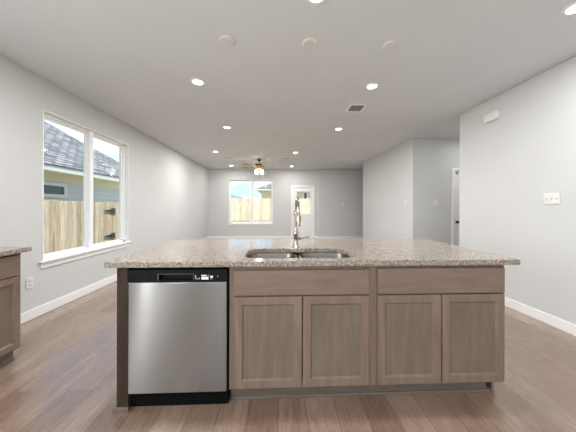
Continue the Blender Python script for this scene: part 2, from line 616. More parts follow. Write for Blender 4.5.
window('window_2', 'Y', YF, 1, *WF, mull=0.085)
window('added_window_4', 'X', XL, -1, *WK, mull=0.06)  # made-up window out of view, holds the side fill lamp
window('added_window_5', 'X', XL, -1, *WS, units=1, stool=False)  # made-up window out of view, holds the dishwasher streak lamp
window('added_window_3', 'Y', YB, -1, *WB, mull=0.06, stool=False)  # made-up window out of view, holds the frontal fill lamp

# ------------------------------------------------------------------ far patio door
def struct_root(name):
    r = bpy.data.objects.new(name, None)
    COL.objects.link(r)
    return struct(r)
d1 = struct_root('door_1')
x0, x1, _, z1 = DF
boxes('door_casing', [(x0 - 0.065, x0, YF - 0.018, YF, 0, z1), (x1, x1 + 0.065, YF - 0.018, YF, 0, z1), (x0 - 0.065, x1 + 0.065, YF - 0.018, YF, z1, z1 + 0.065)], M['trim'], d1, 0.004)
boxes('door_frame', [(x0, x0 + 0.02, YF, YF + 0.12, 0, z1), (x1 - 0.02, x1, YF, YF + 0.12, 0, z1), (x0, x1, YF, YF + 0.12, z1 - 0.02, z1)], M['trim'], d1)
gx0, gx1, gz0, gz1 = 0.735, 1.275, 0.98, 1.875
slab = boxes('door_slab', [(a, b, YF + 0.02, YF + 0.06, r, s) for (a, b, r, s) in wall_cells(x0 + 0.022, x1 - 0.022, 0.01, z1 - 0.022, [(gx0, gx1, gz0, gz1)])], M['trim'], d1)
boxes('lite_frame', [(gx0 - 0.03, gx0, YF + 0.008, YF + 0.02, gz0 - 0.03, gz1 + 0.03), (gx1, gx1 + 0.03, YF + 0.008, YF + 0.02, gz0 - 0.03, gz1 + 0.03), (gx0, gx1, YF + 0.008, YF + 0.02, gz1, gz1 + 0.03), (gx0, gx1, YF + 0.008, YF + 0.02, gz0 - 0.03, gz0)], M['trim'], slab, 0.004)
boxes('pane', [(gx0, gx1, YF + 0.036, YF + 0.042, gz0, gz1)], M['glass'], slab)
for a, b in ((0.70, 0.97), (1.03, 1.30)):
    boxes('raised_panel', [(a, b, YF + 0.012, YF + 0.02, 0.22, 0.80)], M['trim'], slab, 0.007)
bm = new(); lathe(bm, [(0.028, YF + 0.02), (0.028, YF + 0.012), (0.010, YF + 0.008), (0.010, YF - 0.02), (0.026, YF - 0.03), (0.026, YF - 0.05), (0.012, YF - 0.058)], (0.655, 0, 0.94), 16, 'Y')
build('door_knob', bm, M['black'], d1, smooth=40)
bm = new(); lathe(bm, [(0.028, YF + 0.02), (0.028, YF + 0.005), (0.02, YF - 0.002)], (0.655, 0, 1.075), 16, 'Y')
build('deadbolt', bm, M['black'], d1, smooth=40)

# hallway door
d2 = struct_root('door_2')
hx0, hx1, hz = 3.825, 4.60, 2.045
yh = 5.017
boxes('door_casing', [(hx0 - 0.063, hx0, yh - 0.018, yh, 0, hz), (hx1, hx1 + 0.063, yh - 0.018, yh, 0, hz), (hx0 - 0.063, hx1 + 0.063, yh - 0.018, yh, hz, hz + 0.063)], M['trim'], d2, 0.004)
boxes('door_frame', [(hx0, hx0 + 0.015, yh, yh + T, 0, hz), (hx1 - 0.015, hx1, yh, yh + T, 0, hz), (hx0, hx1, yh, yh + T, hz - 0.015, hz)], M['trim'], d2)
sl = boxes('door_slab', [(hx0 + 0.017, hx1 - 0.017, yh + 0.01, yh + 0.045, 0.01, hz - 0.018)], M['trim'], d2, 0.002)
for a, b, r, s in ((3.93, 4.50, 1.10, 1.92), (3.93, 4.50, 0.20, 0.95)):
    boxes('raised_panel', [(a, b, yh + 0.003, yh + 0.01, r, s)], M['trim'], sl, 0.006)
bm = new(); lathe(bm, [(0.028, yh + 0.01), (0.028, yh), (0.010, yh - 0.004), (0.010, yh - 0.03), (0.027, yh - 0.042), (0.027, yh - 0.06), (0.012, yh - 0.068)], (3.885, 0, 0.935), 16, 'Y')
build('door_knob', bm, M['black'], d2, smooth=40)
boxes('door_latch_plate', [(3.862, 3.900, yh - 0.004, yh + 0.01, 1.97, 2.02)], plain('grey_metal', (0.30, 0.30, 0.29), 0.5), d2, 0.002)

# ------------------------------------------------------------------ cabinets
def door_leaf(parent, x0, x1, z0, z1, y=0.0, fw=0.050):
    def rect(i, yy):
        return [(x0 + i, yy, z0 + i), (x1 - i, yy, z0 + i), (x1 - i, yy, z1 - i), (x0 + i, yy, z1 - i)]
    bm = new()
    loft(bm, [rect(0, y + 0.019), rect(0, y + 0.003), rect(0.003, y), rect(fw - 0.003, y), rect(fw, y + 0.002), rect(fw + 0.007, y + 0.012), rect(fw + 0.007, y + 0.019)], cyclic=True)
    d = build('door', bm, M['wood_v'], parent)
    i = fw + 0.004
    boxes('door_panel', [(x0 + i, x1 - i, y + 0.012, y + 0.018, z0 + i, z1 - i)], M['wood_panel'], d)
    return d

def cabinet(name, label, loc, rz, w, dz, doors, drawers, depth=0.60, group=None, kick=(0.0, 0.0)):
    """local x runs along the front, y goes into the cabinet, front of doors at y=0"""
    t = thing(name, label, 'cabinet', loc, rz, group)
    H = 0.878
    y0 = 0.020
    # carcass: sides, floor, back
    boxes('carcass', [(0, 0.018, y0 + 0.018, y0 + depth, 0.10, H), (w - 0.018, w, y0 + 0.018, y0 + depth, 0.10, H),
                      (0, 0.018, y0 + 0.07, y0 + depth, 0.0, 0.10), (w - 0.018, w, y0 + 0.07, y0 + depth, 0.0, 0.10),
                      (0.018, w - 0.018, y0 + 0.018, y0 + depth, 0.10, 0.118), (0.018, w - 0.018, y0 + depth - 0.012, y0 + depth, 0.0, H)], M['wood_v'], t, 0.0015)
    # face frame
    fr = [(0, 0.038, y0, y0 + 0.018, 0.10, H), (w - 0.038, w, y0, y0 + 0.018, 0.10, H)]
    boxes('face_frame', fr + [(0.038, w - 0.038, y0, y0 + 0.018, 0.835, H), (0.038, w - 0.038, y0, y0 + 0.018, 0.67, 0.71), (0.038, w - 0.038, y0, y0 + 0.018, 0.10, 0.135)], M['wood_v'], t, 0.0015)
    for (a, b) in drawers:
        boxes('drawer_front', [(a, b, 0.0, 0.019, *dz)], M['wood_h'], t, 0.004)
    for (a, b) in doors:
        door_leaf(t, a, b, 0.116, 0.685)
    # toe kick with a small shoe strip
    tk = boxes('toe_kick', [(kick[0], w - kick[1], y0 + 0.055, y0 + 0.07, 0.0, 0.10)], M['wood_kick'], t)
    boxes('shoe_strip', [(kick[0], w - kick[1] + (0.012 if kick[1] else 0), y0 + 0.043, y0 + 0.055, 0.0, 0.019)], M['wood_kick'], tk, 0.004)
    return t

YI = 1.487       # plane of the island door fronts
cabinet('base_cabinet', 'taupe wood sink cabinet in island, right beside the dishwasher, below the sink', (-0.305, YI, 0), 0, 0.915, (0.695, 0.850),
        [(0.033, 0.456), (0.462, 0.884)], [(0.033, 0.884)])
cabinet('base_cabinet', 'taupe wood island cabinet farthest from the dishwasher, at right end of counter', (0.610, YI, 0), 0, 0.877, (0.695, 0.856),
        [(0.025, 0.441), (0.448, 0.865)], [(0.025, 0.865)], kick=(0.0, 0.07))
# dark end panel left of the dishwasher, with its shoe strip
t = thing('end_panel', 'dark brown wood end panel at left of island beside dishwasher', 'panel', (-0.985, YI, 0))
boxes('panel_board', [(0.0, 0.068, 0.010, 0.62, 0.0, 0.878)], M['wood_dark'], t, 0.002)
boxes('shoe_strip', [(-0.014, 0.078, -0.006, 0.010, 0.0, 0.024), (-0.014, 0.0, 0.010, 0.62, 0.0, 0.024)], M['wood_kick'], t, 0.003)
# back of the island
t = thing('island_back_panel', 'taupe wood panel closing the far side of the island', 'panel', (-0.985, YI + 0.622, 0))
boxes('panel_board', [(0.0, 2.472, 0.0, 0.018, 0.0, 0.878)], M['wood_v'], t, 0.002)

# ------------------------------------------------------------------ island countertop
def inset(pts, d):
    """move a closed counter-clockwise outline inwards by d (outwards when negative)"""
    out = []
    n = len(pts)
    for i in range(n):
        a, b, c = Vector(pts[i - 1][:2]), Vector(pts[i][:2]), Vector(pts[(i + 1) % n][:2])
        e, f = (b - a).normalized(), (c - b).normalized()
        m = Vector((-(e.y + f.y), e.x + f.x)).normalized()
        out.append(b + m * d)
    return out

def slab_with_hole(outer, inner, z0, z1, bev):
    bm = new()
    caps = {0: [], 1: []}
    for pts, sg in ([(outer, 1)] + ([(inner, -1)] if inner else [])):
        rings = []
        for z, d in ((z0, bev), (z0 + bev * 0.3, bev * 0.3), (z0 + bev, 0), (z1 - bev, 0), (z1 - bev * 0.3, bev * 0.3), (z1, bev)):
            rings.append([bm.verts.new((p.x, p.y, z)) for p in inset(pts, d * sg)])
        n = len(pts)
        for r, q in zip(rings, rings[1:]):
            for i in range(n):
                j = (i + 1) % n
                bm.faces.new((r[i], r[j], q[j], q[i]))
        for k, r in ((0, rings[0]), (1, rings[-1])):
            for i in range(n):
                caps[k].append(bm.edges.get((r[i], r[(i + 1) % n])))
    for k in (0, 1):
        bmesh.ops.triangle_fill(bm, use_beauty=True, edges=caps[k], normal=(0, 0, 1))
    bmesh.ops.recalc_face_normals(bm, faces=bm.faces)
    me = bpy.data.meshes.new('slab')
    bm.to_mesh(me)
    bm.free()
    return me
SX0, SX1, SY0, SY1 = -0.225, 0.530, 1.548, 1.915
outer = rrect(-1.044, 1.564, 1.467, 2.485, 0.012, 0, 3)
inner = rrect(SX0, SX1, SY0, SY1, 0.10, 0, 8)
me = slab_with_hole(outer, inner, 0.878, 0.914, 0.004)
me.materials.clear(); me.materials.append(M['granite'])
o = bpy.data.objects.new('countertop', me)
COL.objects.link(o)
tag(o, 'large speckled brown granite countertop of the island with sink cutout', 'countertop')

# ------------------------------------------------------------------ sink
t = thing('kitchen_sink', 'stainless steel double bowl undermount sink in the granite counter', 'sink', (0.15, 1.73, 0.70))
def bowl(x0, x1, y0, y1, zt, zb):
    bm = new()
    r = 0.085
    rings = [rrect(x0 - 0.012, x1 + 0.012, y0 - 0.012, y1 + 0.012, r + 0.012, zt, 6),
             rrect(x0, x1, y0, y1, r, zt, 6), rrect(x0 + 0.003, x1 - 0.003, y0 + 0.003, y1 - 0.003, r, zt - 0.012, 6),
             rrect(x0 + 0.012, x1 - 0.012, y0 + 0.012, y1 - 0.012, r, zb + 0.04, 6), rrect(x0 + 0.03, x1 - 0.03, y0 + 0.03, y1 - 0.03, r - 0.01, zb + 0.01, 6),
             rrect(x0 + 0.06, x1 - 0.06, y0 + 0.06, y1 - 0.06, r - 0.03, zb, 6)]
    rings = [[(p[0] - 0.15, p[1] - 1.73, p[2] - 0.70) for p in q] for q in rings]
    loft(bm, rings, (False, True))
    o = build('bowl', bm, M['sink_steel'], t, smooth=50)
    md = o.modifiers.new('thickness', 'SOLIDIFY')
    md.thickness = 0.0015
    md.offset = 1
    return o
for (a, b) in ((SX0 - 0.004, 0.132), (0.168, SX1 + 0.004)):
    bo = bowl(a, b, SY0 - 0.004, SY1 + 0.004, 0.873, 0.70)
    bm = new(); lathe(bm, [(0.042, 0.003), (0.040, 0.006), (0.030, 0.004), (0.012, 0.006)], ((a + b) / 2 - 0.15, 0, 0), 20)
    build('drain', bm, M['chrome'], bo, smooth=40)

# ------------------------------------------------------------------ faucet
FX, FY = 0.147, 1.965
t = thing('kitchen_faucet', 'chrome gooseneck pull-down faucet standing behind the island sink', 'faucet', (FX, FY, 0.914))
bm = new(); lathe(bm, [(0.028, 0.0), (0.028, 0.006), (0.022, 0.012), (0.019, 0.05), (0.019, 0.10), (0.0205, 0.105), (0.0205, 0.125), (0.016, 0.135), (0.0135, 0.16)])
build('faucet_body', bm, M['chrome'], t, smooth=40)
pts = [(0, 0, 0.15), (0, 0, 0.24), (0, 0, 0.32)]
pts = [(0, 0, 0.15), (0.001, 0, 0.22), (0.002, 0, 0.30)]
rad = 0.088
dx, dy = 0.015, -1.0
for i in range(1, 17):
    a = R(180 - 180 * i / 16)
    s = rad + rad * math.cos(a)
    pts.append((0.002 + dx * s, dy * s, 0.315 + rad * math.sin(a)))
ex, ey = pts[-1][0], pts[-1][1]
pts.append((ex, ey, 0.30))
bm = new(); tube(bm, pts, 0.0115, 14)
build('gooseneck', bm, M['chrome'], t, smooth=50)
bm = new(); lathe(bm, [(0.0125, 0.315), (0.0145, 0.305), (0.0145, 0.29), (0.013, 0.285), (0.016, 0.25), (0.0175, 0.20), (0.0165, 0.19), (0.013, 0.188)], (ex, ey, 0))
h = build('spray_head', bm, M['chrome'], t, smooth=40)
boxes('spray_button', [(ex + 0.012, ex + 0.020, ey - 0.006, ey + 0.006, 0.225, 0.262)], M['black'], h, 0.003)
bm = new(); lathe(bm, [(0.013, 0.012), (0.013, 0.040), (0.011, 0.044)], (0, 0, 0.075), 14, 'X')
tube(bm, [(0.040, 0, 0.075), (0.06, -0.004, 0.079), (0.10, -0.010, 0.088), (0.112, -0.012, 0.089)], [0.006, 0.0055, 0.0065, 0.005], 10)
build('handle', bm, M['chrome'], t, smooth=50)

# ------------------------------------------------------------------ dishwasher
DW0, DWW = -0.915, 0.604
t = thing('dishwasher', 'stainless steel dishwasher with black control strip under the island counter', 'dishwasher', (DW0, YI, 0))
boxes('tub_body', [(0.004, DWW - 0.002, 0.035, 0.60, 0.0, 0.868)], M['black_matte'], t)
boxes('door', [(0.004, 0.600, -0.004, 0.035, 0.105, 0.785)], M['steel'], t, 0.006)
# control strip with pocket handle
px0, px1, pz0, pz1 = 0.190, 0.400, 0.798, 0.838
bm = new()
for (a, b, r, s) in wall_cells(0.004, 0.600, 0.788, 0.862, [(px0, px1, pz0, pz1)]):
    box(bm, a, b, -0.008, 0.03, r, s)
box(bm, px0, px1, 0.016, 0.03, pz0, pz1)
cp = build('control_panel', bm, M['black'], t)
boxes('pocket_handle', [(px0 - 0.004, px1 + 0.004, -0.0135, -0.008, pz1 - 0.004, pz1 + 0.002), (px0 - 0.006, px0 + 0.003, -0.0135, -0.008, pz0, pz1), (px1 - 0.003, px1 + 0.006, -0.0135, -0.008, pz0, pz1)], plain('glossy_black_lip', (0.05, 0.05, 0.055), 0.18), cp, 0.002)
boxes('display_label', [(0.446, 0.489, -0.0092, -0.008, 0.801, 0.818), (0.446, 0.478, -0.0092, -0.008, 0.822, 0.829), (0.499, 0.516, -0.0092, -0.008, 0.812, 0.823)], M['white_mark'], cp)
for q in [(0.408, 0.414, -0.0092, -0.008, 0.808, 0.828), (0.416, 0.424, -0.0092, -0.008, 0.803, 0.810), (0.430, 0.437, -0.0092, -0.008, 0.803, 0.812), (0.502, 0.512, -0.0092, -0.008, 0.803, 0.806), (0.542, 0.548, -0.0092, -0.008, 0.818, 0.823), (0.484, 0.494, -0.0092, -0.008, 0.826, 0.829)]:
    boxes('button_mark', [q], M['grey_mark'], cp)
boxes('kick_plate', [(0.006, 0.600, 0.045, 0.052, 0.015, 0.105)], M['black'], t)
boxes('mounting_strip', [(0.004, 0.602, 0.004, 0.035, 0.866, 0.878)], M['black_matte'], t)

# ------------------------------------------------------------------ left wall cabinets
cabinet('base_cabinet', 'taupe wood base cabinet under granite at left picture edge, below the outlet wall', (-2.078, 1.420, 0), R(90), 0.610, (0.695, 0.858),
        [(0.02, 0.590)], [(0.02, 0.590)], depth=0.630)
cabinet('base_cabinet', 'taupe wood base cabinet on left wall, outside the picture beside its twin', (-2.078, 0.810, 0), R(90), 0.610, (0.695, 0.858),
        [(0.02, 0.590)], [(0.02, 0.590)], depth=0.630)
me = slab_with_hole(rrect(-2.727, -2.035, 0.80, 2.058, 0.006, 0, 2), None, 0.878, 0.914, 0.004)
me.materials.clear(); me.materials.append(M['granite'])
o = bpy.data.objects.new('countertop', me)
COL.objects.link(o)
tag(o, 'small speckled granite countertop along left wall at picture edge', 'countertop')

# ------------------------------------------------------------------ wall plates
def plate(name, label, cat, loc, axis, w, h, kind, n=1):
    """local: face towards -y, then turned; axis is the direction the face looks"""
    rz = {'-Y': 0, '+X': R(90), '-X': R(-90)}[axis]
    t = thing(name, label, cat, loc, rz)
    boxes('cover_plate', [(-w / 2, w / 2, -0.007, 0, -h / 2, h / 2)], M['plastic'], t, 0.003)
    for i in range(n):
        cx = (i - (n - 1) / 2) * 0.046
        if kind == 'outlet':
            for s in (-0.021, 0.021):
                bm = new()
                loft(bm, [[(p[0], -0.010, p[1]) for p in rrect(cx - 0.017, cx + 0.017, s - 0.014, s + 0.014, 0.010, 0, 4)], [(p[0], -0.006, p[1]) for p in rrect(cx - 0.017, cx + 0.017, s - 0.014, s + 0.014, 0.010, 0, 4)]])
                so = build('socket', bm, M['plastic_dim'], t)
                boxes('slots', [(cx - 0.008, cx - 0.006, -0.0105, -0.0098, s - 0.004, s + 0.006), (cx + 0.006, cx + 0.008, -0.0105, -0.0098, s - 0.004, s + 0.006)], M['vent_dark'], so)
        elif kind == 'rocker':
            boxes('rocker', [(cx - 0.0165, cx + 0.0165, -0.011, -0.006, -0.033, 0.033)], M['plastic_dim'], t, 0.002)
        elif kind == 'toggle':
            boxes('toggle', [(cx - 0.005, cx + 0.005, -0.018, -0.006, -0.011, 0.011)], M['plastic_dim'], t, 0.002)
    return t
plate('electrical_outlet', 'white electrical outlet on left wall beyond the left cabinet', 'outlet', (XL, 2.73, 0.405), '+X', 0.078, 0.120, 'outlet')
plate('light_switch', 'wide white switch plate with three switches on the near right wall', 'light switch', (XR, 2.405, 1.345), '-X', 0.150, 0.118, 'toggle', 3)
plate('light_switch', 'small white switch plate on bright middle wall near hallway corner', 'light switch', (XR, 5.31, 1.345), '-X', 0.115, 0.115, 'rocker', 2)
plate('light_switch', 'white switch plate on shaded hallway wall left of white door', 'light switch', (3.414, 5.017, 1.345), '-Y', 0.115, 0.115, 'rocker', 2)
plate('light_switch', 'tiny white switch plate on far wall right of the patio door', 'light switch', (2.53, YF - 0.22, 1.36), '-Y', 0.078, 0.118, 'rocker', 1)
# thermostat
t = thing('thermostat', 'small round thermostat at far end of the bright middle wall', 'thermostat', (XR, 7.82, 1.46))
bm = new(); lathe(bm, [(0.052, 0.0), (0.052, -0.008), (0.044, -0.012)], (0, 0, 0), 24, 'X')
build('wall_plate', bm, M['plastic'], t, smooth=40)
bm = new(); lathe(bm, [(0.040, -0.012), (0.040, -0.026), (0.034, -0.030)], (0, 0, 0), 24, 'X')
build('dial', bm, M['plastic_dim'], t, smooth=40)
# door chime
t = thing('door_chime', 'white rectangular box mounted high on the right wall', 'door chime', (XR, 3.10, 2.475))
boxes('cover', [(-0.05, 0.0, -0.10, 0.10, -0.058, 0.058)], M['plastic'], t, 0.012)
boxes('back_plate', [(-0.008, 0.0, -0.106, 0.106, -0.064, 0.064)], M['plastic_dim'], t, 0.003)

# ------------------------------------------------------------------ ceiling fixtures
def downlight(loc, label, group='lit recessed ceiling lights'):
    living = loc[1] > 3.5
    t = thing('recessed_downlight', label, 'ceiling light', (loc[0], loc[1], CEIL), 0, group)
    bm = new(); lathe(bm, [(0.085, 0.0), (0.085, -0.004), (0.078, -0.008), (0.056, -0.008), (0.054, -0.003)], n=32, caps=(True, False))
    build('trim_ring', bm, M['trim'], t, smooth=40)
    bm = new(); lathe(bm, [(0.056, -0.002), (0.054, -0.0045)], n=32)
    build('lens', bm, M['lens'], t)
    ld = bpy.data.lights.new('downlight', 'AREA')
    ld.shape = 'DISK'
    ld.size = 0.10
    ld.energy = DOWNLIGHT_W * (0.5 if loc[0] > 4 else 0.9 if loc[1] > 8 else 2.0 if living else 1.0)
    ld.color = (1.0, 0.99, 0.975)
    lo = bpy.data.objects.new('downlight_beam', ld)
    COL.objects.link(lo)
    lo.parent = t
    lo.location = (0, 0, -0.012)
    return t
DL = [
    ((-0.962, 2.885), 'lit downlight left of centre, nearest lit one above the left window side'),
    ((1.150, 2.885), 'lit downlight just in front of the square ceiling vent'),
    ((-0.962, 4.500), 'lit downlight in second row from the island, left one'),
    ((1.147, 4.490), 'lit downlight in second row from the island, right one beyond the square vent'),
    ((-1.686, 6.490), 'lit downlight nearer of two beside the left wall, before the fan'),
    ((0.465, 6.480), 'lit downlight right of the ceiling fan, nearer of two'),
    ((-1.684, 8.620), 'lit downlight above the far window, farthest along left wall'),
    ((0.488, 8.640), 'lit downlight in front of the patio door, farthest on the right'),
    ((0.267, 1.665), 'lit downlight cut by the top edge above the middle blank cover'),
    ((2.215, 1.680), 'lit downlight at top right corner of the picture'),
    ((4.15, 4.35), 'added downlight hidden in the hallway behind the near right wall'),  # hidden lamp added to brighten the dark hallway
    ((-1.68, 1.60), 'lit downlight above the left cabinet, outside the picture'),
    ((-1.75, -0.60), 'added unseen downlight behind the camera on the left'),  # this row of three is unseen, added to light the island front
    ((0.267, -0.60), 'added unseen downlight behind the camera in the middle'),
    ((2.21, -0.60), 'added unseen downlight behind the camera on the right'),
]
for loc, lab in DL:
    downlight(loc, lab)

cover = None
for (x, y), lab in (((-0.468, 2.160), 'left of three round white blank covers on the ceiling above the island'),
                    ((0.283, 2.157), 'middle of three round white blank covers on the ceiling above the island'),
                    ((1.025, 2.160), 'right of three round white blank covers on the ceiling above the island')):
    if cover is None:
        c = thing('blank_cover', lab, 'ceiling cover', (x, y, CEIL), 0, 'round blank covers over the island')
        bm = new(); lathe(bm, [(0.070, 0.0), (0.070, -0.006), (0.063, -0.011), (0.050, -0.012), (0.048, -0.009)], n=32, caps=(True, False))
        build('rim', bm, M['plastic'], c, smooth=40)
        bm = new(); lathe(bm, [(0.049, -0.006), (0.046, -0.0105), (0.020, -0.012)], n=32)
        build('disc', bm, M['plastic_dim'], c, smooth=40)
        cover = c
    else:
        c = copy_tree(cover)
        c.location = (x, y, CEIL)
        c['label'] = lab

def vent(loc, wx, wy, nl, label, nm='ceiling_vent', louvre='louvre'):
    t = thing(nm, label, 'air vent', (loc[0], loc[1], CEIL))
    f = 0.032
    boxes('vent_frame', [(-wx / 2, wx / 2, -wy / 2, -wy / 2 + f, -0.010, 0), (-wx / 2, wx / 2, wy / 2 - f, wy / 2, -0.010, 0), (-wx / 2, -wx / 2 + f, -wy / 2 + f, wy / 2 - f, -0.010, 0), (wx / 2 - f, wx / 2, -wy / 2 + f, wy / 2 - f, -0.010, 0)], M['trim'], t, 0.003)
    boxes('duct_opening', [(-wx / 2 + f, wx / 2 - f, -wy / 2 + f, wy / 2 - f, -0.002, -0.0005)], M['vent_dark'], t)
    bm = new()
    for i in range(nl):
        y = -wy / 2 + f + (wy - 2 * f) * (i + 0.5) / nl
        hw = 0.003 if louvre == 'louvre' else 0.009
        box(bm, -wx / 2 + f, wx / 2 - f, y - hw, y + hw, -0.009, -0.003)
    box(bm, -0.004, 0.004, -wy / 2 + f, wy / 2 - f, -0.0095, -0.003)
    build('louvres', bm, M[louvre], t)
    return t
vent((1.163, 3.530), 0.26, 0.28, 7, 'square white ceiling vent with dark louvres right of centre')
vent((-1.50, 7.27), 0.34, 0.20, 5, 'small dark ceiling vent to the left of the fan')
vent((0.205, 7.22), 0.34, 0.20, 5, 'small dark ceiling vent to the right of the fan')
vent((2.27, 7.15), 0.74, 0.36, 14, 'wide return air grille on the ceiling near the far right opening', nm='return_air_grille', louvre='plastic')
t = thing('smoke_detector', 'round white smoke detector on ceiling by the far wall', 'smoke detector', (2.45, 8.55, CEIL))
bm = new(); lathe(bm, [(0.068, 0.0), (0.068, -0.010), (0.060, -0.028), (0.040, -0.036)], n=28)
build('housing', bm, M['plastic'], t, smooth=40)
bm = new(); lathe(bm, [(0.018, -0.035), (0.016, -0.039)], n=16)
build('sensor_cap', bm, M['plastic_dim'], t, smooth=40)

# ------------------------------------------------------------------ ceiling fan
FAN = (-0.594, 7.47)
t = thing('ceiling_fan', 'dark bronze ceiling fan with two lit globes hanging before the far window', 'ceiling fan', (FAN[0], FAN[1], CEIL))
bm = new(); lathe(bm, [(0.062, 0.0), (0.060, -0.012), (0.045, -0.040), (0.022, -0.060)])
build('canopy', bm, M['bronze'], t, smooth=40)
bm = new(); lathe(bm, [(0.012, -0.05), (0.012, -0.15)], n=12)
build('downrod', bm, M['bronze'], t, smooth=40)
bm = new(); lathe(bm, [(0.03, -0.135), (0.11, -0.150), (0.135, -0.170), (0.135, -0.205), (0.10, -0.225), (0.06, -0.232)], n=32)
build('motor_housing', bm, M['bronze'], t, smooth=40)
bm = new(); lathe(bm, [(0.058, -0.230), (0.062, -0.245), (0.050, -0.285), (0.025, -0.300)], n=24)
build('light_fitter', bm, M['brass'], t, smooth=40)
for k in range(5):
    a = R(8 + 72 * k)
    ca, sa = math.cos(a), math.sin(a)
    pitch = R(13)
    def P(r, s, z=0.0):      # s across the blade, pitched
        return (ca * r - sa * s * math.cos(pitch), sa * r + ca * s * math.cos(pitch), -0.222 + s * math.sin(pitch) + z)
    bm = new()
    prof = [(0.20, 0.045), (0.26, 0.058), (0.40, 0.064), (0.52, 0.066), (0.60, 0.060), (0.635, 0.040)]
    rings = []
    for r, hw in prof:
        rings.append([P(r, -hw, -0.003), P(r, hw, -0.003), P(r, hw, 0.003), P(r, -hw, 0.003)])
    loft(bm, rings)
    bl = build('blade', bm, M.get('blade') or M.setdefault('blade', wood('walnut_fan_blade', (0.22, 0.18, 0.10), (0.32, 0.26, 0.15), (0.42, 0.36, 0.22))), t)
    bm = new()
    loft(bm, [[P(r, -hw, -0.006), P(r, hw, -0.006), P(r, hw, -0.002), P(r, -hw, -0.002)] for r, hw in ((0.10, 0.014), (0.17, 0.014), (0.20, 0.030), (0.24, 0.026))])
    build('blade_iron', bm, M['brass'], bl)
for k in range(4):
    a = R(45 + 90 * k)
    cx, cy = 0.115 * math.cos(a), 0.115 * math.sin(a)
    bm = new(); tube(bm, [(cx * 0.4, cy * 0.4, -0.275), (cx * 0.8, cy * 0.8, -0.285), (cx, cy, -0.30), (cx, cy, -0.33)], [0.008, 0.008, 0.012, 0.024], 10)
    arm = build('lamp_arm', bm, M['brass'], t, smooth=50)
    bm = new(); lathe(bm, [(0.022, -0.325), (0.042, -0.345), (0.052, -0.375), (0.056, -0.405), (0.048, -0.435), (0.030, -0.455), (0.010, -0.460)], (cx, cy, 0), 20)
    build('glass_globe', bm, M['globe'], arm, smooth=True)
bm = new(); tube(bm, [(0, 0, -0.295), (0, 0, -0.54)], 0.0025, 6); lathe(bm, [(0.003, -0.54), (0.008, -0.55), (0.006, -0.57)], n=10)
build('pull_chain', bm, M['bronze'], t)
ld = bpy.data.lights.new('fan_lamp', 'POINT')
ld.energy = 3
ld.color = (1.0, 0.84, 0.6)
ld.shadow_soft_size = 0.05
lo = bpy.data.objects.new('fan_lamp', ld)
COL.objects.link(lo)
lo.parent = t
lo.location = (0, 0, -0.50)

# ------------------------------------------------------------------ outside
# yard: lower beside the house, rising gently to the back fence
bm = new()
ys = [-30, 10, 22, 90]
zz = {-30: -0.38, 10: -0.38, 22: 0.0, 90: 0.0}
vv = [[bm.verts.new((x, y, zz[y])) for x in (-60, 60)] for y in ys]
for a, b in zip(vv, vv[1:]):
    bm.faces.new((a[0], a[1], b[1], b[0]))
g = struct(build('ground', bm, M['lawn']))
# eave of the room's own house over the left window
struct(boxes('trim_1', [(XL - T - 0.60, XL - T, -3, 12, 2.86, 2.96), (XL - T - 0.62, XL - T - 0.60, -3, 12, 2.80, 2.98)], M['fascia']))

def fence(name, label, p0, p1, z0, z1, bw, flip=1, group=None):
    """fence between two ground points, boards towards the room"""
    p0, p1 = Vector((*p0, 0)), Vector((*p1, 0))
    d = (p1 - p0)
    L = d.length
    rz = math.atan2(d.y, d.x)
    t = thing(name, label, 'fence', (p0.x, p0.y, z0), rz, group)
    h = z1 - z0
    bm = new()
    n = int(L / bw)
    tones = []
    for i in range(n):
        a = i * L / n
        tone = random.random()
        dz = random.uniform(-0.012, 0.012)
        yy = random.uniform(-0.003, 0.003)
        x0, x1, top = a + 0.006, a + L / n - 0.006, h + dz
        ring0 = [(x0, yy, 0.03), (x1, yy, 0.03), (x1, yy, top - 0.03), (x1 - 0.03, yy, top), (x0 + 0.03, yy, top), (x0, yy, top - 0.03)]
        loft(bm, [ring0, [(p[0], p[1] + 0.016 * flip, p[2]) for p in ring0]])
        tones += [tone] * 12
    o = build('boards', bm, M['cedar'], t)
    at = o.data.attributes.new('tone', 'FLOAT', 'POINT')
    for i, v in enumerate(tones):
        at.data[i].value = v
    boxes('rails', [(0, L, 0.018 * flip if flip > 0 else -0.056, 0.056 if flip > 0 else -0.018, z, z + 0.09) for z in (0.25, h / 2, h - 0.3)], M['cedar'], t)
    k = 0.0
    while k < L:
        boxes('post', [(k, k + 0.09, 0.056 * flip if flip > 0 else -0.146, 0.146 if flip > 0 else -0.056, 0, h - 0.05)], M['cedar'], t)
        k += 2.4
    return t
# left side fence (runs along y, boards face +x)
fence('wooden_fence', 'light cedar board fence outside the left window', (-4.92, 1.5), (-4.92, 6.45), -0.38, 1.385, 0.14, 1)
fence('wooden_gate', 'cedar fence gate with black strap hinges outside the right half of the left window', (-4.92, 6.48), (-4.92, 7.95), -0.36, 1.375, 0.14, 1)
for z, lab in ((1.13, 'upper black strap hinge on the cedar gate outside left window'), (0.40, 'lower black strap hinge on the cedar gate outside left window')):
    t = thing('gate_hinge', lab, 'hinge', (-4.90, 7.20, z), 0, 'black hinges on the gate')
    bm = new()
    loft(bm, [[(0.004, -0.30, -0.012), (0.012, -0.30, -0.012), (0.012, -0.30, 0.012), (0.004, -0.30, 0.012)], [(0.004, 0.0, -0.05), (0.012, 0.0, -0.05), (0.012, 0.0, 0.05), (0.004, 0.0, 0.05)]])
    build('strap', bm, M['black_iron'], t)
    boxes('hinge_leaf', [(0.004, 0.014, 0.03, 0.16, -0.075, 0.075)], M['black_iron'], t, 0.003)
    bm = new(); lathe(bm, [(0.014, -0.08), (0.014, 0.08)], (0.012, 0.015, 0), 12)
    build('hinge_pin', bm, M['black_iron'], t)
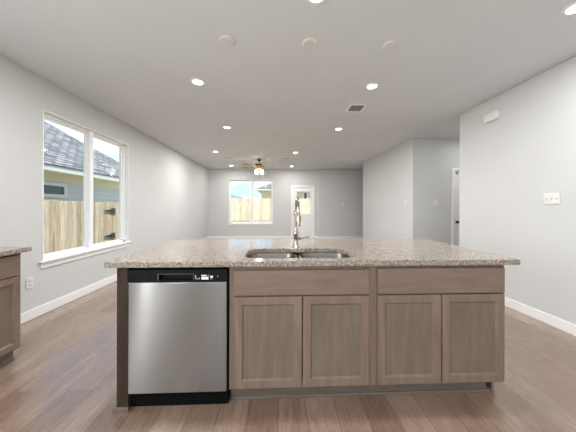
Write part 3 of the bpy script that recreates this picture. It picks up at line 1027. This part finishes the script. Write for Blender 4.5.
fence('wooden_fence', 'light cedar board fence across the yard beyond the far window', (-14, 21.5), (10, 21.5), 0.0, 2.04, 0.30, 1)

def hip_roof(name, parent, x0, x1, y0, y1, z, pitch, mat):
    """hip roof with its ridge along the longer side, shingle rows follow each slope (UV in metres)"""
    wx, wy = x1 - x0, y1 - y0
    hw = min(wx, wy) / 2
    if wy >= wx:
        r0, r1 = (x0 + hw, y0 + hw), (x0 + hw, y1 - hw)
    else:
        r0, r1 = (x0 + hw, y0 + hw), (x1 - hw, y0 + hw)
    zr = z + hw * pitch
    c = [(x0, y0, z), (x1, y0, z), (x1, y1, z), (x0, y1, z)]
    A, B = (*r0, zr), (*r1, zr)
    if wy >= wx:
        faces = [([c[0], c[1], A], 'y'), ([c[1], c[2], B, A], 'x'), ([c[2], c[3], B], 'y'), ([c[3], c[0], A, B], 'x')]
    else:
        faces = [([c[0], c[1], B, A], 'y'), ([c[1], c[2], B], 'x'), ([c[2], c[3], A, B], 'y'), ([c[3], c[0], A], 'x')]
    bm = new()
    uv = bm.loops.layers.uv.new('UVMap')
    th = 0.12
    for pts, ax in faces:
        f = bm.faces.new([bm.verts.new(p) for p in pts])
        for l in f.loops:
            co = l.vert.co
            l[uv].uv = ((co.y if ax == 'x' else co.x), (co.z - z) * math.sqrt(1 + 1 / pitch ** 2))
    f = bm.faces.new([bm.verts.new(p) for p in c[::-1]])
    bmesh.ops.remove_doubles(bm, verts=bm.verts, dist=1e-4)
    return build(name, bm, mat, parent)

def house(label, x0, x1, y0, y1, zg, ze, pitch, over, m_wall, m_roof, upper=None, windows=()):
    cx, cy = (x0 + x1) / 2, (y0 + y1) / 2
    t = thing('neighbour_house', label, 'house', (cx, cy, zg))
    L = lambda a, b, c, d, e, f: (a - cx, b - cx, c - cy, d - cy, e - zg, f - zg)
    zs = ze if upper is None else upper
    boxes('house_walls', [L(x0, x1, y0, y1, zg, zs)], m_wall, t)
    if upper is not None:
        boxes('frieze_band', [L(x0 - 0.02, x1 + 0.02, y0 - 0.02, y1 + 0.02, zs, ze)], M['frieze'], t)
    boxes('fascia', [L(x0 - over, x1 + over, y0 - over, y1 + over, ze - 0.02, ze + 0.13)], M['fascia'], t)
    r = hip_roof('roof', t, x0 - over - 0.03 - cx, x1 + over + 0.03 - cx, y0 - over - 0.03 - cy, y1 + over + 0.03 - cy, ze + 0.14 - zg, pitch, m_roof)
    for (face, u0, u1, w0, w1) in windows:
        f = 0.09
        if face == '+X':
            X = x1
            wf = boxes('window', [L(X - 0.02, X + 0.05, u0 - f, u1 + f, w0 - f, w0), L(X - 0.02, X + 0.05, u0 - f, u1 + f, w1, w1 + f), L(X - 0.02, X + 0.05, u0 - f, u0, w0, w1), L(X - 0.02, X + 0.05, u1, u1 + f, w0, w1)], M['house_trim'], t)
            boxes('pane', [L(X, X + 0.02, u0, u1, w0, w1)], M['dark_glass'], wf)
        else:
            Y = y0
            wf = boxes('window', [L(u0 - f, u1 + f, Y - 0.05, Y + 0.02, w0 - f, w0), L(u0 - f, u1 + f, Y - 0.05, Y + 0.02, w1, w1 + f), L(u0 - f, u0, Y - 0.05, Y + 0.02, w0, w1), L(u1, u1 + f, Y - 0.05, Y + 0.02, w0, w1)], M['house_trim'], t)
            boxes('pane', [L(u0, u1, Y - 0.02, Y, w0, w1)], M['dark_glass'], wf)
    return t
house('grey sided neighbouring house with grey shingle roof outside the left window', -15.6, -6.4, -6.0, 11.9, -0.38, 2.22, 0.73, 0.4, M['siding_grey'], M['shingle'], upper=1.97,
      windows=[('+X', 5.15, 7.35, 1.60, 1.84)])
house('peach walled house with grey roof behind the far fence on the right', -1.9, 9.0, 27.0, 36.0, 0.0, 3.15, 0.5, 0.5, M['stucco'], M['shingle'], windows=[('-Y', 2.95, 3.25, 2.0, 2.9)])
house('far house with blue grey roof behind the far fence on the left', -19.5, -6.6, 42.0, 52.0, 0.0, 2.7, 0.30, 0.5, M['siding_grey'], M['far_roof'])
